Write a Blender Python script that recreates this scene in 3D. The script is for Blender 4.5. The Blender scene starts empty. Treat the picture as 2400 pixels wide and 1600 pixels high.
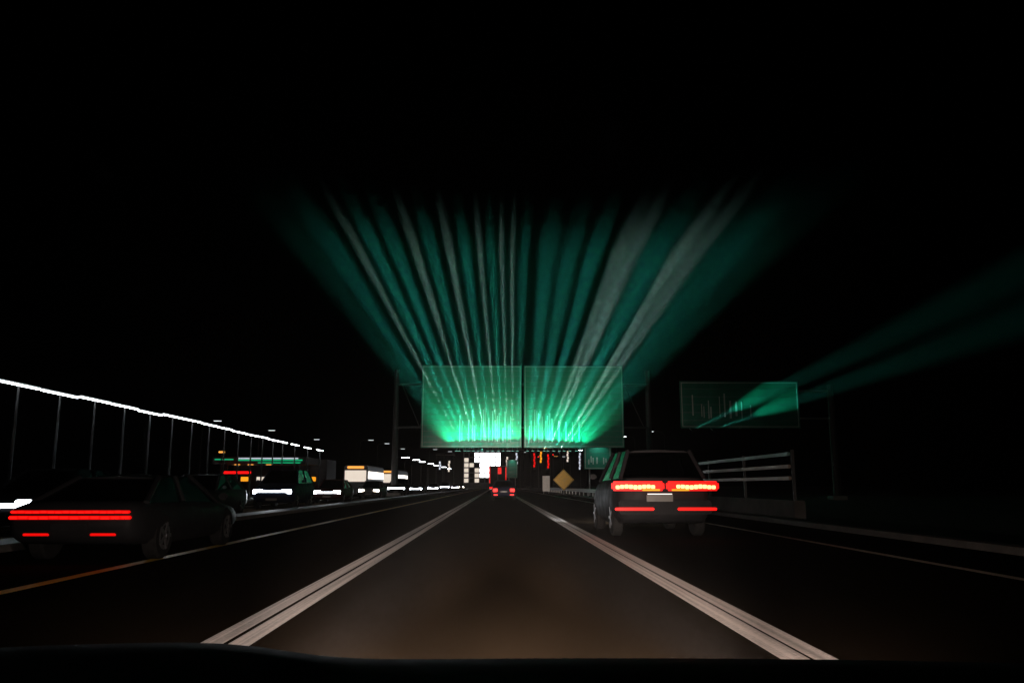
import bpy, bmesh, math, random
from mathutils import Vector, Matrix
random.seed(11)
R = math.radians
sc = bpy.context.scene
C = sc.collection

# ------------------------------------------------------------------ camera
cd = bpy.data.cameras.new('camera'); cam = bpy.data.objects.new('camera', cd); C.objects.link(cam)
cd.lens = 28; cd.sensor_width = 36; cd.clip_start = 0.05; cd.clip_end = 3000
cam.location = (0, 0, 1.05)
cam.rotation_euler = (R(90 + 10.256), 0, R(-1.109))
sc.camera = cam

# ------------------------------------------------------------------ night sky (the sun is well below the horizon: no sun lamp)
w = bpy.data.worlds.new('World'); sc.world = w; w.use_nodes = True
nt = w.node_tree
sky = nt.nodes.new('ShaderNodeTexSky'); sky.sky_type = 'NISHITA'; sky.sun_disc = False
sky.sun_elevation = R(-9); sky.sun_rotation = R(200); sky.air_density = 1.0
nt.links.new(sky.outputs[0], nt.nodes['Background'].inputs[0])
nt.nodes['Background'].inputs[1].default_value = 0.012

sc.view_settings.view_transform = 'Standard'; sc.view_settings.look = 'None'
sc.view_settings.exposure = 0; sc.view_settings.gamma = 1; sc.view_settings.use_curve_mapping = False
cy = sc.cycles
cy.max_bounces = 4; cy.diffuse_bounces = 2; cy.glossy_bounces = 2; cy.transparent_max_bounces = 12
cy.volume_bounces = 0; cy.sample_clamp_indirect = 0.6; cy.sample_clamp_direct = 0
cy.use_denoising = True
try: cy.denoiser = 'OPENIMAGEDENOISE'
except Exception: pass
cy.use_light_tree = True

# ------------------------------------------------------------------ materials
def mat(name, col, rough=0.6, metal=0.0, var=0.0, scale=6.0, bump=0.0, emit=None, estr=0.0, spec=0.5, coat=0.0):
    m = bpy.data.materials.new(name); m.use_nodes = True
    t = m.node_tree; b = t.nodes['Principled BSDF']
    b.inputs['Base Color'].default_value = (*col, 1); b.inputs['Roughness'].default_value = rough
    b.inputs['Metallic'].default_value = metal; b.inputs['Specular IOR Level'].default_value = spec
    b.inputs['Coat Weight'].default_value = coat
    if var or bump:
        tc = t.nodes.new('ShaderNodeTexCoord'); n = t.nodes.new('ShaderNodeTexNoise')
        n.inputs['Scale'].default_value = scale; n.inputs['Detail'].default_value = 6
        t.links.new(tc.outputs['Object'], n.inputs['Vector'])
        if var:
            r = t.nodes.new('ShaderNodeMapRange'); r.inputs[1].default_value = .3; r.inputs[2].default_value = .7
            r.inputs[3].default_value = 1 - var; r.inputs[4].default_value = 1 + var
            t.links.new(n.outputs['Fac'], r.inputs[0])
            mx = t.nodes.new('ShaderNodeMix'); mx.data_type = 'RGBA'; mx.blend_type = 'MULTIPLY'; mx.inputs[0].default_value = 1
            mx.inputs[6].default_value = (*col, 1); t.links.new(r.outputs[0], mx.inputs[7])
            t.links.new(mx.outputs[2], b.inputs['Base Color'])
            r2 = t.nodes.new('ShaderNodeMapRange'); r2.inputs[1].default_value = .3; r2.inputs[2].default_value = .7
            r2.inputs[3].default_value = max(.05, rough - .12); r2.inputs[4].default_value = min(1, rough + .12)
            t.links.new(n.outputs['Fac'], r2.inputs[0]); t.links.new(r2.outputs[0], b.inputs['Roughness'])
        if bump:
            bp = t.nodes.new('ShaderNodeBump'); bp.inputs['Strength'].default_value = bump; bp.inputs['Distance'].default_value = .02
            t.links.new(n.outputs['Fac'], bp.inputs['Height']); t.links.new(bp.outputs[0], b.inputs['Normal'])
    if emit:
        b.inputs['Emission Color'].default_value = (*emit, 1); b.inputs['Emission Strength'].default_value = estr
        m.cycles.emission_sampling = 'NONE'
    return m

def glow(name, col, s): return mat(name, tuple(c * .3 for c in col), .4, emit=col, estr=s, spec=.2)

def asphalt_mat():
    m = bpy.data.materials.new('asphalt'); m.use_nodes = True; t = m.node_tree; b = t.nodes['Principled BSDF']
    tc = t.nodes.new('ShaderNodeTexCoord')
    big = t.nodes.new('ShaderNodeTexNoise'); big.inputs['Scale'].default_value = .35; big.inputs['Detail'].default_value = 5
    mp = t.nodes.new('ShaderNodeMapping'); mp.inputs['Scale'].default_value = (1.6, .22, 1)
    t.links.new(tc.outputs['Object'], mp.inputs[0]); t.links.new(mp.outputs[0], big.inputs['Vector'])
    fine = t.nodes.new('ShaderNodeTexNoise'); fine.inputs['Scale'].default_value = 55; fine.inputs['Detail'].default_value = 4
    t.links.new(tc.outputs['Object'], fine.inputs['Vector'])
    ad = t.nodes.new('ShaderNodeMath'); ad.operation = 'MULTIPLY_ADD'; ad.inputs[1].default_value = .45
    t.links.new(fine.outputs['Fac'], ad.inputs[0]); t.links.new(big.outputs['Fac'], ad.inputs[2])
    cr = t.nodes.new('ShaderNodeValToRGB')
    cr.color_ramp.elements[0].position = .45; cr.color_ramp.elements[0].color = (.008, .0056, .0036, 1)
    cr.color_ramp.elements[1].position = 1.0; cr.color_ramp.elements[1].color = (.020, .0138, .0086, 1)
    t.links.new(ad.outputs[0], cr.inputs[0]); t.links.new(cr.outputs[0], b.inputs['Base Color'])
    b.inputs['Roughness'].default_value = .95; b.inputs['Specular IOR Level'].default_value = .0
    bp = t.nodes.new('ShaderNodeBump'); bp.inputs['Strength'].default_value = .22; bp.inputs['Distance'].default_value = .006
    t.links.new(fine.outputs['Fac'], bp.inputs['Height']); t.links.new(bp.outputs[0], b.inputs['Normal'])
    return m

def paint_mat(name, col, worn):
    """worn thermoplastic: streaks along the road where tyres polished it away"""
    m = bpy.data.materials.new(name); m.use_nodes = True; t = m.node_tree; b = t.nodes['Principled BSDF']
    tc = t.nodes.new('ShaderNodeTexCoord'); mp = t.nodes.new('ShaderNodeMapping'); mp.inputs['Scale'].default_value = (22, .14, 1)
    n = t.nodes.new('ShaderNodeTexNoise'); n.inputs['Scale'].default_value = 1.0; n.inputs['Detail'].default_value = 5
    t.links.new(tc.outputs['Object'], mp.inputs[0]); t.links.new(mp.outputs[0], n.inputs['Vector'])
    f = t.nodes.new('ShaderNodeTexNoise'); f.inputs['Scale'].default_value = 30; f.inputs['Detail'].default_value = 5
    t.links.new(tc.outputs['Object'], f.inputs['Vector'])
    ad = t.nodes.new('ShaderNodeMath'); ad.operation = 'MULTIPLY_ADD'; ad.inputs[1].default_value = .35
    t.links.new(f.outputs['Fac'], ad.inputs[0]); t.links.new(n.outputs['Fac'], ad.inputs[2])
    cr = t.nodes.new('ShaderNodeValToRGB')
    cr.color_ramp.elements[0].position = .50; cr.color_ramp.elements[0].color = (*[c * worn for c in col], 1)
    cr.color_ramp.elements[1].position = .76; cr.color_ramp.elements[1].color = (*col, 1)
    t.links.new(ad.outputs[0], cr.inputs[0]); t.links.new(cr.outputs[0], b.inputs['Base Color'])
    b.inputs['Roughness'].default_value = .6
    bd = t.nodes.new('ShaderNodeTexNoise'); bd.inputs['Scale'].default_value = 60; bd.inputs['Detail'].default_value = 4      # raised glass beads
    t.links.new(tc.outputs['Object'], bd.inputs['Vector'])
    bp = t.nodes.new('ShaderNodeBump'); bp.inputs['Strength'].default_value = .6; bp.inputs['Distance'].default_value = .009
    t.links.new(bd.outputs['Fac'], bp.inputs['Height']); t.links.new(bp.outputs[0], b.inputs['Normal'])
    return m

def glass_mat():
    m = bpy.data.materials.new('car_glass'); m.use_nodes = True; t = m.node_tree
    out = t.nodes['Material Output']; t.nodes.remove(t.nodes['Principled BSDF'])
    tr = t.nodes.new('ShaderNodeBsdfTransparent'); tr.inputs[0].default_value = (.55, .6, .6, 1)
    gl = t.nodes.new('ShaderNodeBsdfGlossy'); gl.inputs['Roughness'].default_value = .03
    fr = t.nodes.new('ShaderNodeFresnel'); mx = t.nodes.new('ShaderNodeMixShader')
    t.links.new(fr.outputs[0], mx.inputs[0]); t.links.new(tr.outputs[0], mx.inputs[1]); t.links.new(gl.outputs[0], mx.inputs[2])
    t.links.new(mx.outputs[0], out.inputs[0])
    return m

M = {
 'asphalt': asphalt_mat(),
 'white_line': paint_mat('white_line', (.92, .82, .78), .5),
 'thin_line': paint_mat('thin_line', (.55, .50, .46), .35),
 'right_line': paint_mat('right_line', (.80, .68, .58), .6),
 'yellow_line': paint_mat('yellow_line', (.80, .46, .03), .6),
 'old_kerb': mat('old_kerb', (.06, .055, .05), .9, var=.4, scale=2.5, bump=.2),
 'soil': mat('soil', (.028, .027, .02), .95, var=.5, scale=.6, bump=.4),
 'concrete': mat('concrete', (.26, .25, .24), .85, var=.25, scale=3, bump=.2),
 'steel': mat('steel', (.42, .43, .43), .45, .8, var=.2, scale=9),
 'post': mat('post', (.05, .05, .05), .6, .3, var=.2, scale=9),
 'pale_rail': mat('pale_rail', (.30, .24, .19), .5, .2, var=.18, scale=5),
 'teal_rail': mat('teal_rail', (.14, .26, .23), .5, .2, var=.18, scale=5),
 'sign_green': mat('sign_green', (.004, .20, .130), .42, var=.16, scale=1.6),
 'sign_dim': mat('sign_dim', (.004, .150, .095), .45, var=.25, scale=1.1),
 'sign_white': mat('sign_white', (.42, .50, .46), .5, var=.14, scale=3),
 'sign_back': mat('sign_back', (.22, .23, .23), .5, .6, var=.2, scale=3),
 'sign_yellow': mat('sign_yellow', (.85, .50, .03), .45, var=.12, scale=4),
 'plain_white': mat('plain_white', (.75, .75, .72), .5, var=.1, scale=4),
 'dark': mat('dark', (.010, .010, .011), .7, var=.3, scale=8, spec=.08),
 'rubber': mat('rubber', (.010, .010, .010), .9, var=.3, scale=20, spec=.05),
 'rim': mat('rim', (.08, .08, .085), .4, .6),
 'chrome': mat('chrome', (.6, .6, .62), .15, 1.0),
 'glass': glass_mat(),
 'cladding': mat('cladding', (.10, .10, .11), .7, var=.3, scale=1.2),
 'plate': mat('plate', (.06, .057, .053), .5, var=.1, scale=8),
 'bonnet': mat('bonnet', (.010, .009, .009), .8, var=.25, scale=14, spec=.1),
 'head_cool': glow('head_cool', (.86, .93, 1.0), 26),
 'head_warm': glow('head_warm', (1.0, .88, .72), 22),
 'drl': glow('drl', (.80, .90, 1.0), 14),
 'lamp_cool': glow('lamp_cool', (.88, .95, 1.0), 16),
 'lamp_soft': glow('lamp_soft', (.80, .86, .90), 1.6),
 'lamp_amber': glow('lamp_amber', (1.0, .40, .07), 1.2),
 'lamp_teal': glow('lamp_teal', (.35, 1.0, .80), 2.2),
 'tail_red': glow('tail_red', (1.0, .006, .004), 2.2),
 'tail_deep': glow('tail_deep', (.85, .004, .003), .9),
 'tail_core': glow('tail_core', (1.0, .58, .22), 2.3),
 'tail_amber': glow('tail_amber', (1.0, .36, .015), 1.1),
 'plate_light': glow('plate_light', (1.0, .85, .82), 1.3),
 'neon_green': glow('neon_green', (.01, .60, .24), .75),
 'neon_white': glow('neon_white', (.75, .80, .92), .8),
 'neon_red': glow('neon_red', (1.0, .005, .005), 1.6),
 'window_white': glow('window_white', (.98, .99, 1.0), 9.0),
 'window_pale': glow('window_pale', (1.0, .86, .72), .8),
 'bus_window': glow('bus_window', (1.0, .92, .82), 2.6),
}
BODY = [mat('car_paint_%d' % i, c, .6, .0, spec=.06, var=.05, scale=3) for i, c in enumerate(
    [(.010, .010, .011), (.04, .04, .042), (.008, .010, .02), (.03, .006, .006), (.07, .07, .068), (.015, .017, .015)])]

# ------------------------------------------------------------------ mesh helpers
class MB:
    def __init__(s): s.v = []; s.f = []
    def add(s, v, f):
        k = len(s.v); s.v += [tuple(p) for p in v]; s.f += [tuple(i + k for i in q) for q in f]; return s
    def box(s, c, d, rot=None):
        pts = []
        for x in (-.5, .5):
            for y in (-.5, .5):
                for z in (-.5, .5):
                    p = Vector((x * d[0], y * d[1], z * d[2]))
                    if rot: p = rot @ p
                    pts.append(p + Vector(c))
        return s.add(pts, [(0, 1, 3, 2), (4, 6, 7, 5), (0, 4, 5, 1), (2, 3, 7, 6), (0, 2, 6, 4), (1, 5, 7, 3)])
    def tube(s, pts, r, n=10, cap=True):
        rs = r if isinstance(r, (list, tuple)) else [r] * len(pts)
        rings = []; P = [Vector(p) for p in pts]
        up = Vector((0, 0, 1))
        for i, p in enumerate(P):
            d = (P[min(i + 1, len(P) - 1)] - P[max(i - 1, 0)]).normalized()
            a = up if abs(d.dot(up)) < .95 else Vector((1, 0, 0))
            x = d.cross(a).normalized(); y = d.cross(x).normalized()
            rings.append([p + (x * math.cos(2 * math.pi * k / n) + y * math.sin(2 * math.pi * k / n)) * rs[i] for k in range(n)])
        return s.rings(rings, cap)
    def rings(s, rings, cap=True):
        n = len(rings[0]); v = [p for r in rings for p in r]; f = []
        for i in range(len(rings) - 1):
            for k in range(n):
                a = i * n + k; b = i * n + (k + 1) % n
                f.append((a, b, b + n, a + n))
        if cap: f.append(tuple(range(n))[::-1]); f.append(tuple(range((len(rings) - 1) * n, len(rings) * n)))
        return s.add(v, f)
    def lathe_x(s, prof, c, n=20):           # profile (x, r) about the x axis
        return s.rings([[(c[0] + x, c[1] + r * math.cos(2 * math.pi * k / n), c[2] + r * math.sin(2 * math.pi * k / n)) for k in range(n)] for x, r in prof])
    def slab(s, q, th):                       # quad of four points with thickness along its normal
        q = [Vector(p) for p in q]; nrm = (q[1] - q[0]).cross(q[2] - q[0]).normalized() * th
        return s.add(q + [p - nrm for p in q], [(0, 1, 2, 3), (7, 6, 5, 4), (0, 4, 5, 1), (1, 5, 6, 2), (2, 6, 7, 3), (3, 7, 4, 0)])
    def build(s, name, m, parent=None, smooth=None, bevel=0):
        me = bpy.data.meshes.new(name); me.from_pydata(s.v, [], s.f); me.update()
        bm = bmesh.new(); bm.from_mesh(me); bmesh.ops.recalc_face_normals(bm, faces=bm.faces)
        if bevel:
            bmesh.ops.bevel(bm, geom=bm.edges[:], offset=bevel, segments=2, affect='EDGES', clamp_overlap=True)
        bm.to_mesh(me); bm.free()
        me.materials.append(M[m] if isinstance(m, str) else m)
        if smooth is not None:
            for p in me.polygons: p.use_smooth = True
            me.set_sharp_from_angle(angle=R(smooth))
        o = bpy.data.objects.new(name, me); C.objects.link(o); o.parent = parent
        return o

def tag(o, label=None, cat=None, group=None, kind=None):
    for k, v in (('label', label), ('category', cat), ('group', group), ('kind', kind)):
        if v: o[k] = v
    return o
def thing(name, label, cat, loc=(0, 0, 0), rz=0.0, group=None):
    o = bpy.data.objects.new(name, None); C.objects.link(o); o.empty_display_size = .3
    o.location = loc; o.rotation_euler = (0, 0, rz)
    return tag(o, label, cat, group)
def copy_tree(o, parent=None):
    c = o.copy(); C.objects.link(c); c.parent = parent
    for ch in [x for x in o.children]: copy_tree(ch, c)
    return c
def spot(name, parent, loc, aim, power, size, blend, col, radius=.06):
    l = bpy.data.lights.new(name, 'SPOT'); l.energy = power; l.spot_size = R(size); l.spot_blend = blend; l.color = col; l.shadow_soft_size = radius
    o = bpy.data.objects.new(name, l); C.objects.link(o); o.parent = parent; o.location = loc
    o.rotation_euler = (Vector(aim) - Vector(loc)).to_track_quat('-Z', 'Y').to_euler()
    return o

def fan(name, parent, loc, lean, thin, power, col, depth=50, tilt=27):
    """beam of an added slot-shaped floodlight: narrow across the road, wide along it"""
    l = bpy.data.lights.new(name, 'SPOT'); l.energy = power; l.spot_size = R(depth); l.spot_blend = .9; l.color = col; l.shadow_soft_size = .03
    o = bpy.data.objects.new(name, l); C.objects.link(o); o.parent = parent; o.location = loc
    d = Matrix.Rotation(lean, 3, 'Y') @ Vector((0, -math.sin(R(tilt)), math.cos(R(tilt))))
    x = (Matrix.Rotation(lean, 3, 'Y') @ Vector((1, 0, 0))); z = -d.normalized(); y = z.cross(x)
    o.rotation_euler = Matrix((x, y, z)).transposed().to_euler()
    o.scale = (math.tan(R(thin / 2)) / math.tan(R(depth / 2)), 1, 1)
    return o

# ------------------------------------------------------------------ setting: ground, road, kerbs, lines
def sheet(name, x0, x1, y0, y1, z, m, ny=1):
    b = MB(); v = []; f = []
    for i in range(ny + 1):
        y = y0 + (y1 - y0) * i / ny; v += [(x0, y, z), (x1, y, z)]
    for i in range(ny): f.append((2 * i, 2 * i + 1, 2 * i + 3, 2 * i + 2))
    return b.add(v, f).build(name, m)
tag(sheet('ground', -900, 900, -200, 1500, -.02, 'soil', 4), kind='structure')
tag(sheet('road', -17.4, 8.0, -30, 318, 0, 'asphalt', 30), kind='structure')
tag(sheet('side_road', -120, 120, 318, 332, -.004, 'asphalt', 2), kind='structure')
med = MB().box((-8.35, 150, .05), (.9, 336, .14)).build('median_kerb', 'old_kerb', bevel=.02); tag(med, kind='structure')
ker = MB().box((8.2, 150, .05), (.4, 336, .14)).build('kerb', 'old_kerb', bevel=.02); tag(ker, kind='structure')
ker2 = MB().box((-17.65, 150, .05), (.5, 336, .14)).build('pavement_kerb', 'old_kerb', bevel=.02); tag(ker2, kind='structure')
tag(sheet('pavement', -24, -17.95, -30, 300, .02, 'concrete', 10), kind='structure')

def line(label, stripes, m, y0=-5, y1=312):
    o = thing('lane_marking', label, 'road marking')
    for x0, x1 in stripes:
        sheet('stripe', x0, x1, y0, y1, .005, m, 20).parent = o
    return o
line('double white line on the left of the middle lane', [(-2.00, -1.838), (-1.80, -1.64)], 'white_line')
line('wide white double line on the right of the middle lane', [(1.75, 1.93), (1.95, 2.10)], 'white_line')
line('dim yellow line along the left edge of the carriageway', [(-5.02, -4.84)], 'yellow_line')
line('thin pale line on the far right of the road', [(5.91, 6.07)], 'right_line')
line('dim white line between the two oncoming lanes', [(-12.85, -12.73)], 'thin_line')

# ------------------------------------------------------------------ overhead sign gantry
SY = 85.0
def glyph_row(face, x0, x1, z0, h, seed, y):
    """rows of pale upright strokes: the lettering is too smeared in the photograph to read"""
    rnd = random.Random(seed); x = x0
    while x < x1:
        sw = rnd.uniform(.06, .15); hh = h * rnd.uniform(.45, 1)
        MB().box((x + sw / 2, y, z0 + hh / 2 + rnd.uniform(0, .25)), (sw, .014, hh)).build('letter_stroke', 'sign_white', face)
        x += sw + rnd.choice([.08, .1, .14, .3, .3, .6])

def sign_panel(name, label, x0, x1, z0, z1, y, rows, m='sign_green', rails=True, group=None, plank=.6):
    s = thing(name, label, 'road sign', ((x0 + x1) / 2, y, z0), group=group)
    W = x1 - x0; H = z1 - z0; n = max(1, round(H / plank)); ph = H / n
    shared = None
    for i in range(n):
        if shared is None:
            shared = MB().box((0, 0, 0), (W, .05, ph - .025)).build('plank', m, s, bevel=.008); o = shared
        else:
            o = shared.copy(); C.objects.link(o); o.parent = s
        o.location = (0, 0, ph * (i + .5))
    MB().box((0, .05, H / 2), (W - .04, .04, H - .04)).build('backing_sheet', 'sign_back', s)
    t = .06; b = MB(); i_ = .14
    for zz in (i_, H - i_): b.box((0, -.032, zz), (W - 2 * i_ + t, .012, t))
    for xx in (-W / 2 + i_, W / 2 - i_): b.box((xx, -.0315, H / 2), (t, .012, H - 2 * i_ - t))
    b.build('border', 'sign_white', s)
    for j, (fx0, fx1, fz, fh) in enumerate(rows):
        glyph_row(s, -W / 2 + W * fx0, -W / 2 + W * fx1, H * fz, H * fh, j * 13 + int(x0 * 10) + 400, -.034)
    if rails:
        for xx in (-W * .35, 0, W * .35): MB().box((xx, .13, H / 2), (.12, .12, H)).build('upright', 'steel', s)
    return s

G = thing('sign_gantry', 'grey steel gantry spanning the road behind the two big green signs', 'gantry', (2.8, SY + .75, 0))
for sx in (-1, 1):
    col = MB().tube([(sx * 13.6, 0, 0), (sx * 13.6, 0, 13.4)], [.36, .26], 16).build('column', 'post', G, smooth=40)
    MB().box((sx * 13.6, 0, .2), (1.3, 1.3, .4)).build('base', 'concrete', G, bevel=.03)
for zz in (7.2, 11.8):
    for yy in (-.38, .38):
        MB().tube([(-13.6, yy, zz), (13.6, yy, zz)], .09, 8).build('chord', 'post', G, smooth=40)
for k in range(14):
    x = -13 + k * 2.0
    if k < 13: MB().tube([(x, -.38, 7.2 if k % 2 else 11.8), (x + 2, -.38, 11.8 if k % 2 else 7.2)], .05, 6).build('brace', 'post', G, smooth=40)
sign_panel('overhead_sign', 'big green overhead sign left of the narrow gap between the two', -8.0, 2.66, 5.0, 13.8, SY,
           [(.38, .95, .06, .40)])
sign_panel('overhead_sign', 'big green overhead sign right of the narrow gap between the two', 2.92, 13.6, 5.0, 13.8, SY,
           [(.05, .56, .06, .40)])

# added floodlights, not known in the place; their beams draw the green fan
TEAL = (.06, 1.0, .72)
GREEN = (.03, 1.0, .55)
PALE = (.52, 1.0, .82)
FL = [  # x, lean right (deg), beam width (deg), power, tint
 (-4.2, -43, 9, .22, TEAL), (-3.9, -38.5, 5, .6, TEAL), (-3.3, -34, 2.2, 1.3, PALE), (-2.9, -30.5, 4, 1.2, TEAL), (-2.4, -26, 4, 1.1, TEAL), (-1.9, -21.5, 2.6, 1.7, PALE), (-1.5, -17.5, 4, 1.1, TEAL),
 (-.9, -13.5, 2.6, 1.7, PALE), (-.4, -10, 3.5, 1.0, TEAL), (.2, -7, 1.8, 1.6, PALE), (.7, -4.8, 2.6, 1.0, TEAL), (1.2, -3, 1.5, 1.6, PALE), (1.7, -1, 1.5, 1.6, PALE), (2.2, 1.4, 3.4, .7, TEAL),
 (3.25, 6, 6, .9, TEAL), (3.8, 12, 6, .9, TEAL), (4.4, 18, 5, 1.2, TEAL), (5.0, 24, 3.6, 1.6, PALE), (5.4, 27, 4.6, 1.9, PALE), (6.0, 32, 7, 1.1, TEAL), (6.6, 37, 3.6, 2.1, PALE), (7.1, 40, 4, 1.4, PALE),
 (7.7, 45, 8, .55, TEAL), (8.4, 50, 9, .25, TEAL)]
P0 = 2100000
ordw = ['first', 'second', 'third', 'fourth', 'fifth', 'sixth', 'seventh', 'eighth', 'ninth', 'tenth', 'eleventh', 'twelfth', 'thirteenth', 'fourteenth', 'fifteenth',
        'sixteenth', 'seventeenth', 'eighteenth', 'nineteenth', 'twentieth', 'twenty-first', 'twenty-second', 'twenty-third', 'twenty-fourth', 'twenty-fifth']
for i, (x, lean, wd, pw, colr) in enumerate(FL):
    f = thing('added_floodlight', 'small added floodlight under the green signs, %s from the left end' % ordw[i], 'floodlight', (x, SY - .85, 4.55), group='added floodlights along the bottom of the overhead signs')
    MB().tube([(0, 1.5, .4), (0, .0, -.04)], .03, 6).build('bracket', 'steel', f, smooth=40)
    MB().box((0, 0, 0), (.34, .2, .14)).build('housing', 'dark', f, bevel=.02)
    MB().box((0, 0, .076), (.28, .15, .012)).build('lens', 'lamp_teal', f)
    a = R(lean * .82)
    fan('upward_beam', f, (0, -.1, .12), a, wd * 1.12, P0 * pw, colr)
    fan('fill_beam', f, (0, -.1, .12), a, 20, P0 * .045 * min(pw, 1), GREEN)
    spot('face_beam', f, (0, .1, .12), (math.sin(a) * 10, 1.75, .12 + math.cos(a) * 10), 4200 * pw, wd * 1.8, 1.0, colr, .02)
    spot('face_fill', f, (0, .1, .12), (math.sin(a) * 10, 2.6, .12 + math.cos(a) * 10), 2000, 40, 1.0, GREEN, .03)
    spot('flood', f, (0, .1, .12), (math.sin(a) * 4, .9, 4), 22, 120, .9, TEAL, .05)

# ------------------------------------------------------------------ cars
def body_loft(st):
    rings = []
    for y, hw, zl, zt in st:
        h = zt - zl
        half = [(hw * .86, zl), (hw * .97, zl + h * .14), (hw, zl + h * .42), (hw * .985, zl + h * .72), (hw * .93, zl + h * .92), (hw * .80, zt), (hw * .4, zt + .012)]
        rings.append([(x, y, z) for x, z in half] + [(-x, y, z) for x, z in half[::-1]])
    return MB().rings(rings)

def wheel(parent, x, y, r, wd=.22, side=1):
    t = MB().lathe_x([(-wd / 2, r * .62), (-wd / 2, r * .9), (-wd * .36, r), (wd * .36, r), (wd / 2, r * .9), (wd / 2, r * .62)], (x, y, r), 22)
    o = MB(); o.v, o.f = t.v, t.f
    wh = o.build('wheel', 'rubber', parent, smooth=35)
    rm = MB().lathe_x([(-.02, r * .6), (.02, r * .62), (.03, r * .5), (.0, r * .16), (.03, r * .12)], (x + side * wd * .4, y, r), 16)
    for k in range(5):
        a = 2 * math.pi * k / 5
        rm.box((x + side * (wd * .4 + .03), y + math.cos(a) * r * .35, r + math.sin(a) * r * .35), (.02, .05, r * .5), Matrix.Rotation(a - math.pi / 2, 3, 'X'))
    rm.build('rim', 'rim', wh, smooth=35)

def car(name, label, cat, loc, rz, paint, suv=False, group=None, front='head_cool', drl=False, low=False):
    o = thing(name, label, cat, loc, rz, group)
    k = 1.28 if suv else .86 if low else 1.0; up = .03 if suv else 0.0; wf = 1.09 if suv else 1.0
    st = [(-2.32, .74, .44, .80), (-2.24, .85, .32, .93), (-2.0, .90, .26, .97), (-1.5, .915, .22, .97), (-.5, .92, .2, .95), (.6, .92, .2, .93),
          (1.2, .91, .22, .90), (1.75, .88, .25, .83), (2.1, .83, .30, .75), (2.27, .76, .36, .67), (2.33, .66, .42, .60)]
    st = [(y, hw * wf, zl + up, zt * k) for y, hw, zl, zt in st]
    body_loft(st).build('body', paint, o, smooth=50)
    zb = .95 * k - .01; zr = 1.80 if suv else 1.19 if low else 1.43
    yb0, yb1, yr0, yr1 = (-1.85, 1.1, -1.0, .25) if not suv else (-2.16, 1.1, -1.85, .3)
    bw = .80 * wf; rw = .60 * wf
    c = {'bl': (-bw, yb0, zb), 'br': (bw, yb0, zb), 'fl': (-bw, yb1, zb - .05), 'fr': (bw, yb1, zb - .05),
         'tbl': (-rw, yr0, zr - .02), 'tbr': (rw, yr0, zr - .02), 'tfl': (-rw, yr1, zr), 'tfr': (rw, yr1, zr)}
    r = MB(); ym = (yr0 + yr1) / 2
    rr = [[(-rw, y, z - .03), (-rw * .8, y, z + .012), (0, y, z + .03), (rw * .8, y, z + .012), (rw, y, z - .03), (0, y, z - .02)] for y, z in ((yr0 - .03, zr - .03), (ym, zr + .02), (yr1 + .03, zr - .01))]
    r.rings(rr).build('roof', paint, o, smooth=50)
    for a, b in (('bl', 'tbl'), ('br', 'tbr'), ('fl', 'tfl'), ('fr', 'tfr')):
        MB().tube([c[a], c[b]], .045, 8).build('pillar', paint, o, smooth=50)
    for s, l_, r_ in ((-1, 'l', 'l'), (1, 'r', 'r')):
        m0 = (s * bw, (yb0 + yb1) / 2 - .1, zb); m1 = (s * rw, ym, zr)
        MB().tube([m0, m1], .04, 8).build('pillar', paint, o, smooth=50)
        q = [c['b' + l_], c['f' + l_], c['tf' + l_], c['tb' + l_]]
        MB().slab(q if s > 0 else q[::-1], .008).build('side_window', 'glass', o)
    MB().slab([c['fr'], c['fl'], c['tfl'], c['tfr']], .008).build('windscreen', 'glass', o)
    MB().slab([c['bl'], c['br'], c['tbr'], c['tbl']], .008).build('rear_window', 'glass', o)
    for s in (-1, 1):
        for y in (-1.38, 1.38): wheel(o, s * (.80 * wf), y, .33 if not suv else .38, side=s)
        MB().box((s * (.99 * wf), .85, zb + .06), (.16, .1, .12)).build('mirror', paint, o, bevel=.03)
    # front
    if front:
        for s in (-1, 1):
            h = MB().box((s * .60 * wf, 2.245, (.655 if not suv else .78)), (.44, .16, .20)).build('headlight', front, o, bevel=.03)
        if drl: MB().box((0, 2.335, (.635 if not suv else .80) * 1.0), (1.3, .035, .085)).build('daytime_light_strip', 'drl', o, bevel=.008)
        MB().box((0, 2.31, .46 + up), (.9, .06, .14)).build('grille', 'dark', o, bevel=.02)
        MB().box((0, 2.35, .40 + up), (.5, .012, .11)).build('number_plate', 'plate', o)
    return o

# oncoming cars, headlights towards us, in two lanes across the median
n_on = 0
ys = [(19.6, -10.5), (29, -10.4), (39.8, -10.5), (52.8, -10.5), (68.5, -10.4), (87, -10.5), (109, -10.5), (135, -10.4), (166, -10.5), (203, -10.4), (245, -10.4)]
order = sorted(ys, key=lambda q: q[1] / q[0])
protos = {}
for i, (y, x) in enumerate(order):
    lab = 'oncoming car with white headlights on, %s from the left in the row across the median' % ordw[i]
    key = i % 6
    if key not in protos:
        o = car('oncoming_car', lab, 'car', (x, y, 0), math.pi, BODY[key], suv=key in (2, 5), group='oncoming cars across the median',
                front='head_warm' if key == 4 else 'head_cool', drl=key != 4)
        protos[key] = o
    else:
        o = copy_tree(protos[key]); o['label'] = lab
    o.location = (x + random.uniform(-.2, .2), y, 0)
    if y < 160:
        spot('headlight_beam', o, (0, 2.5, .7), (0, 16, -.1), 700, 50, .8, (.88, .94, 1), .2)

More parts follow.
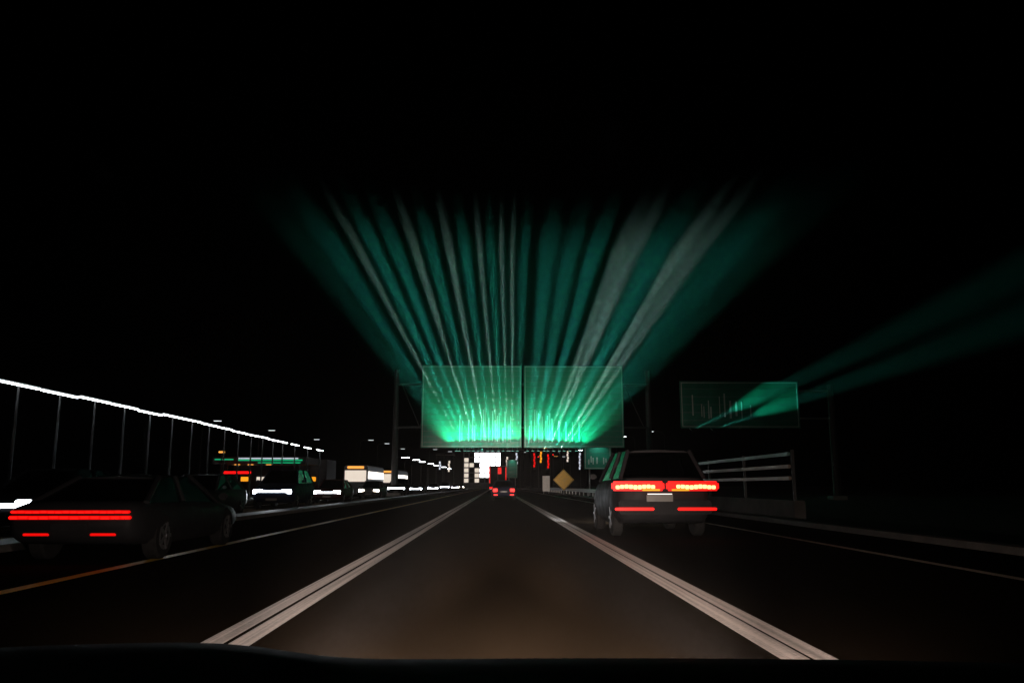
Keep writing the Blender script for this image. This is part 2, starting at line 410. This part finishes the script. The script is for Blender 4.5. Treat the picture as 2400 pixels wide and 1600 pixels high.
# red-lit car on the left, beyond the yellow line
rc = car('passing_car', 'dark car with a full-width red tail light bar at the left edge', 'car', (-5.78, 13.5, 0), 0, BODY[0], front=None, low=True)
for zz, hh, ww, n in ((.70, .042, 1.60, 16), (.625, .05, 1.64, 12)):
    strip = MB().box((0, -2.325, zz), (ww, .06, hh)).build('tail_light_strip', 'tail_deep', rc, bevel=.012)
    for q in range(n):
        cx_ = -ww / 2 + ww * (q + .5) / n
        MB().box((cx_, -2.358, zz + .004 * math.sin(q * 1.9)), (ww / n * .8, .012, hh * .5)).build('light_cell', 'tail_red', strip, bevel=.004)
for s in (-1, 1): MB().box((s * .45, -2.30, .40), (.34, .05, .035)).build('glowing_reflector', 'tail_deep', rc, bevel=.008)  # reflectors given a red glow of their own
MB().box((0, -2.345, .5), (.5, .012, .1)).build('number_plate', 'dark', rc)

# the big vehicle ahead on the right
sv = car('suv', 'tall dark car ahead in the right lane with glowing red rear lights', 'car', (3.45, 18.9, 0), 0, BODY[0], suv=True, front='head_cool')
for s in (-1, 1):
    t = MB().box((s * .56, -2.42, 1.045), (1.08, .09, .19)).build('tail_light', 'tail_red', sv, bevel=.04)
    for q in range(9):
        MB().box((s * .62 - .36 + .09 * q, -2.472, 1.028 + .008 * math.sin(q * 1.3 + s)), (.084, .02, .085 - .003 * abs(q - 4))).build('light_cell', 'tail_core', t, bevel=.01)
    MB().box((s * .30, -2.475, .965), (.36, .014, .035)).build('turn_signal', 'tail_amber', t, bevel=.006)
    MB().box((s * .64, -2.43, .585), (.80, .04, .055)).build('bumper_light', 'tail_red', sv, bevel=.015)
MB().box((-.12, -2.43, .80), (.54, .02, .13)).build('number_plate', 'plate', sv, bevel=.004)
MB().box((-.12, -2.445, .885), (.5, .03, .018)).build('plate_light', 'plate_light', sv)
MB().box((0, -2.37, .62), (1.9, .10, .28)).build('bumper', 'dark', sv, bevel=.03)
spot('headlight_beam', sv, (0, 2.7, .8), (-1.5, 14, -.2), 1500, 60, .8, (.9, .95, 1), .2)

# small car far ahead in our lane
fc = car('small_car', 'small dark car with red tail lights far ahead in the middle lane', 'car', (.55, 62, 0), 0, BODY[2], front=None)
for s in (-1, 1):
    MB().box((s * .62, -2.31, .72), (.36, .08, .26)).build('tail_light', 'tail_red', fc, bevel=.03)
    MB().box((s * .60, -2.30, .40), (.30, .06, .10)).build('bumper_light', 'tail_red', fc, bevel=.02)
MB().box((0, -2.35, .62), (.5, .012, .11)).build('number_plate', 'plate', fc)

# lorry ahead with tall red marker lights
lo = thing('lorry', 'tall box lorry with red lights up its rear edges, ahead of the small car', 'lorry', (.2, 112, 0))
MB().box((0, 4.2, 2.35), (2.5, 8.2, 2.9)).build('cargo_box', 'cladding', lo, bevel=.04)
for s in (-1, 1):
    MB().box((s * .61, .075, 2.35), (1.16, .05, 2.7)).build('rear_door', 'dark', lo, bevel=.01)
    MB().box((s * 1.12, .03, 2.5), (.13, .05, 2.2)).build('marker_light', 'tail_deep', lo, bevel=.02)
    MB().box((s * .95, .03, .78), (.42, .08, .2)).build('tail_light', 'tail_red', lo, bevel=.03)
    for y in (1.6, 2.8, 9.4): wheel(lo, s * 1.02, y, .5, .32, side=s)
MB().box((.25, .02, 3.1), (.5, .05, .9)).build('red_panel_light', 'tail_deep', lo, bevel=.02)
MB().box((0, .2, .58), (2.3, .1, .14)).build('underrun_bar', 'steel', lo, bevel=.02)
MB().box((0, 5.3, .75), (.9, 10, .25)).build('chassis', 'dark', lo)
MB().box((0, 9.7, 1.85), (2.4, 2.0, 2.4)).build('cab', 'dark', lo, bevel=.08)

# oncoming buses with lit windows
def bus(label, x, y):
    o = thing('bus', label, 'bus', (x, y, 0), group='oncoming buses')
    MB().box((0, 6, 1.72), (2.5, 12, 2.85)).build('body', 'cladding', o, bevel=.12)
    for k in range(7): MB().box((1.255, 1.1 + k * 1.63, 2.15), (.02, 1.5, .75)).build('side_window', 'bus_window', o, bevel=.006)
    MB().box((0, -.012, 2.05), (2.2, .03, 1.15)).build('windscreen', 'window_pale', o, bevel=.01)
    MB().box((0, -.02, 2.93), (1.7, .03, .26)).build('destination_board', 'lamp_amber', o, bevel=.005)
    for s in (-1, 1):
        MB().box((s * .95, -.02, .75), (.36, .06, .16)).build('headlight', 'head_cool', o, bevel=.02)
        for yy in (2.6, 8.8): wheel(o, s * 1.1, yy, .48, .28, side=s)
    return o
bus('bus with lit windows, nearest of the two across the median', -14.6, 84)
bus('bus with lit windows, farther of the two across the median', -14.6, 110)

# ------------------------------------------------------------------ street lighting
def low_lamp(label, x, y, h=4.95):
    o = thing('pavement_lamp', label, 'street lamp', (x, y, .02), group='low lamps along the left pavement')
    MB().tube([(0, 0, 0), (0, 0, h - .1)], [.075, .045], 10).build('pole', 'post', o, smooth=40)
    MB().tube([(0, 0, 0), (0, 0, .5)], [.12, .09], 10).build('base', 'post', o, smooth=40)
    MB().box((0, 0, h + .03), (.16, 2.9, .05)).build('housing', 'post', o, bevel=.02)
    MB().box((0, 0, h - .045), (.11, 2.86, .055)).build('lens', 'lamp_cool', o, bevel=.015)
    return o
LP = [31.2 + 3.0 * k for k in range(14)] + [74.5, 79.5, 85]
first = None
for i, y in enumerate(LP):
    lab = 'low lamp with a long white head on the left pavement, %s from the left' % ordw[i]
    if first is None: o = first = low_lamp(lab, -18.6, y)
    else: o = copy_tree(first); o.location = (-18.6, y, .02); o['label'] = lab
    o.scale = (1, 1, 1 - max(0, y - 50) * .0012 + random.uniform(-.008, .008))

def tall_lamp(label, x, y, h, side, lens='lamp_soft', head=1.1):
    o = thing('street_lamp', label, 'street lamp', (x, y, 0), group='tall street lamps')
    MB().tube([(0, 0, 0), (0, 0, h * .6), (0, 0, h - .5), (side * .25, 0, h - .1), (side * .9, 0, h + .05), (side * 1.6, 0, h + .08)], [.11, .085, .07, .06, .05, .045], 8).build('pole', 'post', o, smooth=50)
    MB().box((side * 1.9, 0, h + .08), (head, .34, .12)).build('head', 'post', o, bevel=.03)
    MB().box((side * 1.9, 0, h - .0), (head * .85, .27, .07)).build('lens', lens, o, bevel=.015)
    return o
right = [(22.5, 107, 8.2), (22.5, 130, 8.9), (22.5, 150, 9.0), (22.5, 196, 9.6), (22.0, 240, 9.6)]
for i, (x, y, h) in enumerate(right):
    tall_lamp('tall street lamp right of the road, %s from the right' % ordw[i], x, y, h, -1, 'lamp_cool' if i in (1, 3) else 'lamp_soft')
left = [(-38, 104, 9.3), (-36, 122, 9.3), (-34.5, 146, 9.3), (-25, 148, 9.3), (-24.5, 166, 9.6), (-24, 190, 9.6)]
for i, (x, y, h) in enumerate(left):
    tall_lamp('tall street lamp beyond the left pavement, %s from the left' % ordw[i], x, y, h, 1, 'lamp_soft')
# second row of brighter lamps, lower, towards the vanishing point
for i, y in enumerate([118, 131, 145, 160, 178, 200, 228]):
    tall_lamp('bright low street lamp behind the oncoming cars, %s from the left' % ordw[i], -15.2 + (i % 2) * .3, y, 5.1 + (y - 118) * .006, 1, 'lamp_cool', 1.3)
# far lamps under the big signs
far = [(2.0, 262, 12.2, 'lamp_soft'), (7.5, 255, 11.5, 'lamp_soft'), (13.2, 250, 12.6, 'lamp_amber'), (17.5, 262, 10.5, 'lamp_amber'), (22.5, 270, 12.5, 'lamp_amber'), (27, 258, 11.0, 'lamp_soft'), (-17, 262, 12.0, 'lamp_soft'), (-22.5, 270, 13.0, 'lamp_soft')]
names = ['white, just right of the lorry', 'white, between the lorry and the amber lamps', 'amber, left of three', 'amber, middle of three', 'amber, right of three', 'white, right of the amber lamps',
         'white, left of the bright building', 'white, left of its neighbour near the bright building']
for (x, y, h, l), nm in zip(far, names):
    tall_lamp('distant street lamp under the green signs, ' + nm, x, y, h, 1, l, 1.5)
# far red signals
for i, (x, y, h) in enumerate([(12.3, 236, 9.0), (16.6, 236, 9.6)]):
    o = thing('traffic_signal', 'distant red traffic signal under the right green sign, %s of two' % ('left' if i == 0 else 'right'), 'traffic light', (x, y, 0), group='far traffic signals')
    MB().tube([(0, 0, 0), (0, 0, h - .6)], [.1, .07], 8).build('pole', 'post', o, smooth=40)
    MB().box((0, 0, h), (.42, .3, 1.25)).build('housing', 'dark', o, bevel=.04)
    for k, (z, m) in enumerate(((.4, 'tail_red'), (0, 'dark'), (-.4, 'dark'))):
        l = MB(); l.rings([[(.16 * math.cos(a * math.pi / 6), -.15 - t, h + z + .16 * math.sin(a * math.pi / 6)) for a in range(12)] for t in (0, .05)])
        l.build('signal_lens', m, o)

# ------------------------------------------------------------------ other signs
def post_sign(name, label, x0, x1, z0, z1, y, m, rows=()):
    s = sign_panel(name, label, x0, x1, z0, z1, y, rows, m, rails=False, plank=.9)
    spot('added_sign_lamp', s, (0, -1.0, z1 - z0 + .5), (0, 0, (z1 - z0) * .5), 130, 110, .9, (.7, 1, .9), .1)  # lamp, housing and arm added to brighten the sign face
    MB().box((0, -1.0, z1 - z0 + .58), (.7, .2, .1)).build('added_lamp_housing', 'dark', s, bevel=.02)
    MB().tube([(0, .05, z1 - z0 + .3), (0, -1.0, z1 - z0 + .64)], .025, 6).build('added_lamp_arm', 'steel', s)
    for f_ in (-.3, .3):
        MB().tube([(f_ * (x1 - x0), .16, -z0), (f_ * (x1 - x0), .16, z1 - z0)], .08, 8).build('post', 'steel', s, smooth=40)
    return s
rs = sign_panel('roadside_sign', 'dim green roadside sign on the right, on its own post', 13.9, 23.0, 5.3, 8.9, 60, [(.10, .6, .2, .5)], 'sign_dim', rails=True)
MB().tube([(7.2, .5, -5.3), (7.2, .5, 3.4)], [.3, .22], 14).build('post', 'post', rs, smooth=40)
for zz in (.8, 2.9): MB().tube([(-4.2, .3, zz), (7.2, .5, zz)], .08, 8).build('arm', 'steel', rs, smooth=40)
MB().box((7.2, .5, -5.15), (1.1, 1.1, .3)).build('base', 'concrete', rs, bevel=.03)
for i, x in enumerate((14.6, 16.2)):  # added floodlights; their beams draw the green smear by this sign
    f = thing('added_floodlight', 'small added floodlight under the dim roadside sign, %s from its left end' % ordw[i], 'floodlight', (x, 59.2, 5.05), group='added floodlights along the bottom of the roadside sign')
    MB().tube([(0, 1.1, .3), (0, 0, -.04)], .03, 6).build('bracket', 'steel', f, smooth=40)
    MB().box((0, 0, 0), (.3, .18, .12)).build('housing', 'dark', f, bevel=.02)
    a = R(64 + i * 6)
    fan('upward_beam', f, (0, -.1, .12), a, 9, 190000, TEAL)
    spot('face_beam', f, (0, 0, .1), (math.sin(a) * 10, 1.0, .1 + math.cos(a) * 10), 5200, 15, 1, TEAL, .03)
post_sign('guide_sign', 'small green roadside sign between the gantry and the right guardrail', 9.6, 12.6, 2.8, 5.4, 88, 'sign_green', [(.15, .85, .2, .3)])
post_sign('guide_sign', 'narrow green sign in the distance just right of the lorry', 2.6, 5.2, 2.9, 7.4, 200, 'sign_green')
def warn(label, x, y, z, r):
    o = thing('warning_sign', label, 'road sign', (x, y, 0))
    q = [(x_, 0, z_) for x_, z_ in ((0, z - r), (r, z), (0, z + r), (-r, z))]
    MB().rings([[(a, -.03, b) for a, _, b in q], [(a, .0, b) for a, _, b in q]]).build('panel', 'sign_yellow', o, bevel=.004)
    q2 = [(x_ * .93, z_) for x_, z_ in ((0, -r), (r, 0), (0, r), (-r, 0))]
    b = MB()
    for k in range(4):
        a_, b_ = q2[k], q2[(k + 1) % 4]
        b.tube([(a_[0], -.036, z + a_[1] * .93), (b_[0], -.036, z + b_[1] * .93)], .02, 6)
    b.build('border', 'dark', o)
    MB().tube([(0, .05, 0), (0, .05, z + r * .5)], .05, 8).build('post', 'steel', o, smooth=40)
warn('yellow diamond warning sign on a post beside the guardrail', 8.0, 96, 1.75, 1.25)
o = thing('information_board', 'upright plain white board left of the yellow diamond sign', 'road sign', (6.9, 112, 0))
MB().box((0, 0, 1.35), (1.0, .05, 2.1)).build('panel', 'plain_white', o, bevel=.02)
for s in (-1, 1): MB().tube([(s * .35, .06, 0), (s * .35, .06, 2.3)], .04, 8).build('post', 'steel', o, smooth=40)

# ------------------------------------------------------------------ guardrail and railing on the right
g = thing('guardrail', 'long steel crash barrier along the right edge of the road', 'guardrail', (8.75, 46, 0))
prof = [(0, .42), (-.07, .47), (-.07, .54), (0, .59), (-.07, .64), (-.07, .71), (0, .76)]
def wbeam(L):
    v = []
    for y in (0, L):
        v += [(x, y, z) for x, z in prof] + [(x + .006, y, z) for x, z in prof[::-1]]
    n = len(prof) * 2
    return MB().rings([v[:n], v[n:]])
rail0 = wbeam(3.98).build('rail', 'steel', g); post0 = None
for k in range(24):
    r_ = rail0 if k == 0 else rail0.copy()
    if k: C.objects.link(r_); r_.parent = g
    r_.location = (0, k * 4, 0)
    if post0 is None: p_ = post0 = MB().box((.09, 0, .38), (.1, .14, .78)).build('post', 'steel', g, bevel=.01)
    else: p_ = post0.copy(); C.objects.link(p_); p_.parent = g
    p_.location = (0, k * 4, 0)
rl = thing('railing', 'three pale rails of the tall roadside railing on the right', 'railing', (9.05, 24.5, 0))
MB().box((.1, 12.5, .3), (.35, 25.4, .62)).build('upstand', 'old_kerb', rl, bevel=.03)
for k in range(6): MB().box((.1, .2 + k * 4.9, 1.35), (.09, .09, 1.6)).build('post', 'post', rl, bevel=.01)
for z, m in ((1.28, 'pale_rail'), (1.36 + .28, 'pale_rail'), (2.02, 'teal_rail')):
    for k in range(5): MB().box((0, 2.65 + k * 4.9, z), (.09, 4.88, .11)).build('rail', m, rl, bevel=.015)

# ------------------------------------------------------------------ filling station with coloured trim lights
fs = thing('filling_station', 'filling station canopy with green, white and amber lights behind the lamps', 'building', (-28, 96, 0))
MB().box((0, 3.5, 4.0), (11, 8, .8)).build('canopy', 'cladding', fs, bevel=.05)
for x in (-4.3, 4.3):
    for y in (1, 6): MB().box((x, y, 1.8), (.4, .4, 3.6)).build('pillar', 'post', fs, bevel=.02)
MB().box((1.0, -.53, 4.22), (7.2, .04, .13)).build('white_light_strip', 'neon_white', fs)
MB().box((1.3, -.53, 4.02), (7.6, .04, .13)).build('green_light_strip', 'neon_green', fs)
MB().box((2.4, -.53, 3.72), (5.0, .04, .10)).build('green_light_strip', 'neon_green', fs)
MB().box((-4.1, -.53, 4.1), (2.2, .04, .11)).build('green_light_strip', 'neon_green', fs)
MB().box((0, 12, 2.2), (12, 6, 4.4)).build('shop', 'cladding', fs, bevel=.04)
for k in range(5): MB().box((-4.4 + k * 2.1, 8.97, 1.9), (1.3, .05, .55)).build('shop_window', 'window_pale' if k % 2 else 'tail_amber', fs, bevel=.01)
for x in (-3.2, -1.6, .6): MB().box((x, 1.6, 3.55), (.6, .35, .08)).build('canopy_lamp', 'lamp_amber', fs)
MB().tube([(-3.9, -2, 0), (-3.9, -2, 5.2)], .07, 8).build('sign_pole', 'post', fs, smooth=40)
MB().box((-3.9, -2, 4.9), (.7, .2, .2)).build('pole_lamp', 'lamp_amber', fs, bevel=.03)
MB().box((-1.9, -2.2, 2.55), (3.1, .15, .28)).build('red_sign_light', 'neon_red', fs, bevel=.03)
for x in (-4.0, -.4): MB().box((x, -2.2, 1.2), (.12, .12, 2.4)).build('sign_leg', 'post', fs)

# ------------------------------------------------------------------ bright white building at the end of the road
bb = thing('lit_building', 'building blazing with white windows at the end of the road', 'building', (-6.2, 352, 0))
MB().box((0, 6, 8.2), (16.5, 12, 16.4)).build('wall', 'cladding', bb, bevel=.05)
MB().box((0, 6, 16.55), (16.9, 12.4, .5)).build('roof', 'concrete', bb, bevel=.05)
rnd = random.Random(4)
for i in range(7):
    for j in range(6):
        x = -6.9 + i * 2.3; z = 3.3 + j * 2.2
        prob = .9 if (i + j * .55) > 3.2 and i > 1 and j > 0 else .55
        if (i < 2 and j > 3): prob = .2
        if j == 0 and i > 4: prob = 0
        lit = rnd.random() < prob
        wn = MB().box((x, -.02, z), (1.85, .08, 1.7)).build('window', ('window_white' if prob == .9 else 'window_pale') if lit else 'dark', bb, bevel=.02)

# dark towers far behind, each with a lit stairwell or two
for i, (x, w_, h, strips, lab) in enumerate([
    (8, 9, 17, [(-3.2, 9.5, 6, 'window_pale'), (1.2, 10, 7, 'neon_white')], 'dark distant block with two lit stairwells, left of three under the right sign'),
    (21, 10, 18, [(-3.6, 10, 7, 'tail_deep'), (-.6, 12, 6, 'tail_amber'), (2.8, 9.5, 7, 'tail_deep')], 'dark distant block with red and amber stairwell lights, middle of three'),
    (36, 11, 18, [(-3, 12.5, 6, 'window_pale'), (2.6, 9, 8, 'neon_white')], 'dark distant block with two lit stairwells, right of three'),
    (-24, 8, 15, [(-2.2, 9, 5, 'neon_white'), (2, 8, 6, 'window_pale')], 'dark distant block with lit stairwells left of the blazing building')]):
    o = thing('distant_block', lab, 'building', (x, 366 + i * 3, 0), group='dark blocks at the end of the road')
    MB().box((0, 5, h / 2), (w_, 10, h)).build('wall', 'dark', o, bevel=.05)
    MB().box((0, 5, h + .2), (w_ + .4, 10.4, .4)).build('roof', 'concrete', o, bevel=.04)
    for sx, z0, hh, m in strips:
        n = int(hh / 1.3)
        for k in range(n): MB().box((sx + (.12 if k % 2 else -.1), -.02, z0 + k * 1.3), (.75, .06, 1.15)).build('window', m, o, bevel=.02)

# ------------------------------------------------------------------ our own car: bonnet, wings, lamps
oc = thing('own_car', 'dark bonnet of the car we ride in, along the bottom edge', 'car', (.08, 0, 0))
def hz(x, y):
    z = .808 - .235 * max(0, y - 1.2) - .05 * max(0, 1.0 - y)
    z -= .05 * max(0, abs(x) - .72) ** 1.5 * 4
    z += .03 / (1 + math.exp((x + .38) / .045))          # raised crease over the left wing
    return z
v = []; f = []; nx, ny = 40, 24
for j in range(ny + 1):
    for i in range(nx + 1):
        x = -.93 + 1.86 * i / nx; y = .62 + 1.42 * j / ny
        y2 = y - .22 * (x / .93) ** 2 * (j / ny); v.append((x, y2, hz(x, y)))
for j in range(ny):
    for i in range(nx):
        a = j * (nx + 1) + i; f.append((a, a + 1, a + nx + 2, a + nx + 1))
bo = MB().add(v, f).build('bonnet', 'bonnet', oc, smooth=60)
sol = bo.modifiers.new('thickness', 'SOLIDIFY'); sol.thickness = .012; sol.offset = -1
for s in (-1, 1):
    MB().rings([[(s * (.93 - .0 * k), y, z) for y, z in ((.2, .25), (1.75 - .1 * k, .28), (1.80 - .1 * k, .62), (1.4, .70), (.2, .72))] for k in (0, 1)] if False else
               [[(s * xx, y, z) for y, z in ((.2, .25), (1.72, .28), (1.76, .60), (1.4, .68), (.2, .70))] for xx in (.80, .93)]).build('wing', 'bonnet', oc, bevel=.02)
    MB().box((s * .66, 1.84, .44), (.34, .16, .12)).build('headlight', 'head_warm', oc, bevel=.03)
    wheel(oc, s * .80, .95, .33, side=s)
    MB().tube([(s * .35 - .1, .70, .78), (s * .35 + .2, .60, .79), (s * .35 + .5, .62, .785)], .012, 6).build('wiper', 'dark', oc, smooth=50)
MB().box((0, 1.86, .28), (1.7, .16, .20)).build('bumper', 'bonnet', oc, bevel=.05)
MB().box((0, 1.90, .44), (.9, .06, .10)).build('grille', 'dark', oc, bevel=.02)
WARM = (1.0, .80, .68)
for s in (-1, 1):
    spot('low_beam', oc, (s * .66, 2.0, .46), (s * -.4, 10, -.2), 950, 96, .6, WARM, .08)
    spot('middle_beam', oc, (s * .66, 2.0, .46), (s * -.2, 24, .0), 8000, 40, 1.0, WARM, .08)
    spot('main_beam', oc, (s * .66, 2.0, .46), (-s * .5, 90, 2.2), 48000, 13, 1.0, WARM, .08)

# ------------------------------------------------------------------ thin mist, added so the upward beams show
hz_ = MB().box((0, 330, 11.5), (700, 900, 26)).build('haze', 'dark'); tag(hz_, kind='stuff')
hm = bpy.data.materials.new('haze'); hm.use_nodes = True; t = hm.node_tree
t.nodes.remove(t.nodes['Principled BSDF'])
pv = t.nodes.new('ShaderNodeVolumePrincipled'); pv.inputs['Density'].default_value = 0.0001
pv.inputs['Color'].default_value = (.85, .88, .9, 1); pv.inputs['Anisotropy'].default_value = .0
t.links.new(pv.outputs[0], t.nodes['Material Output'].inputs['Volume'])
hz_.data.materials.clear(); hz_.data.materials.append(hm)
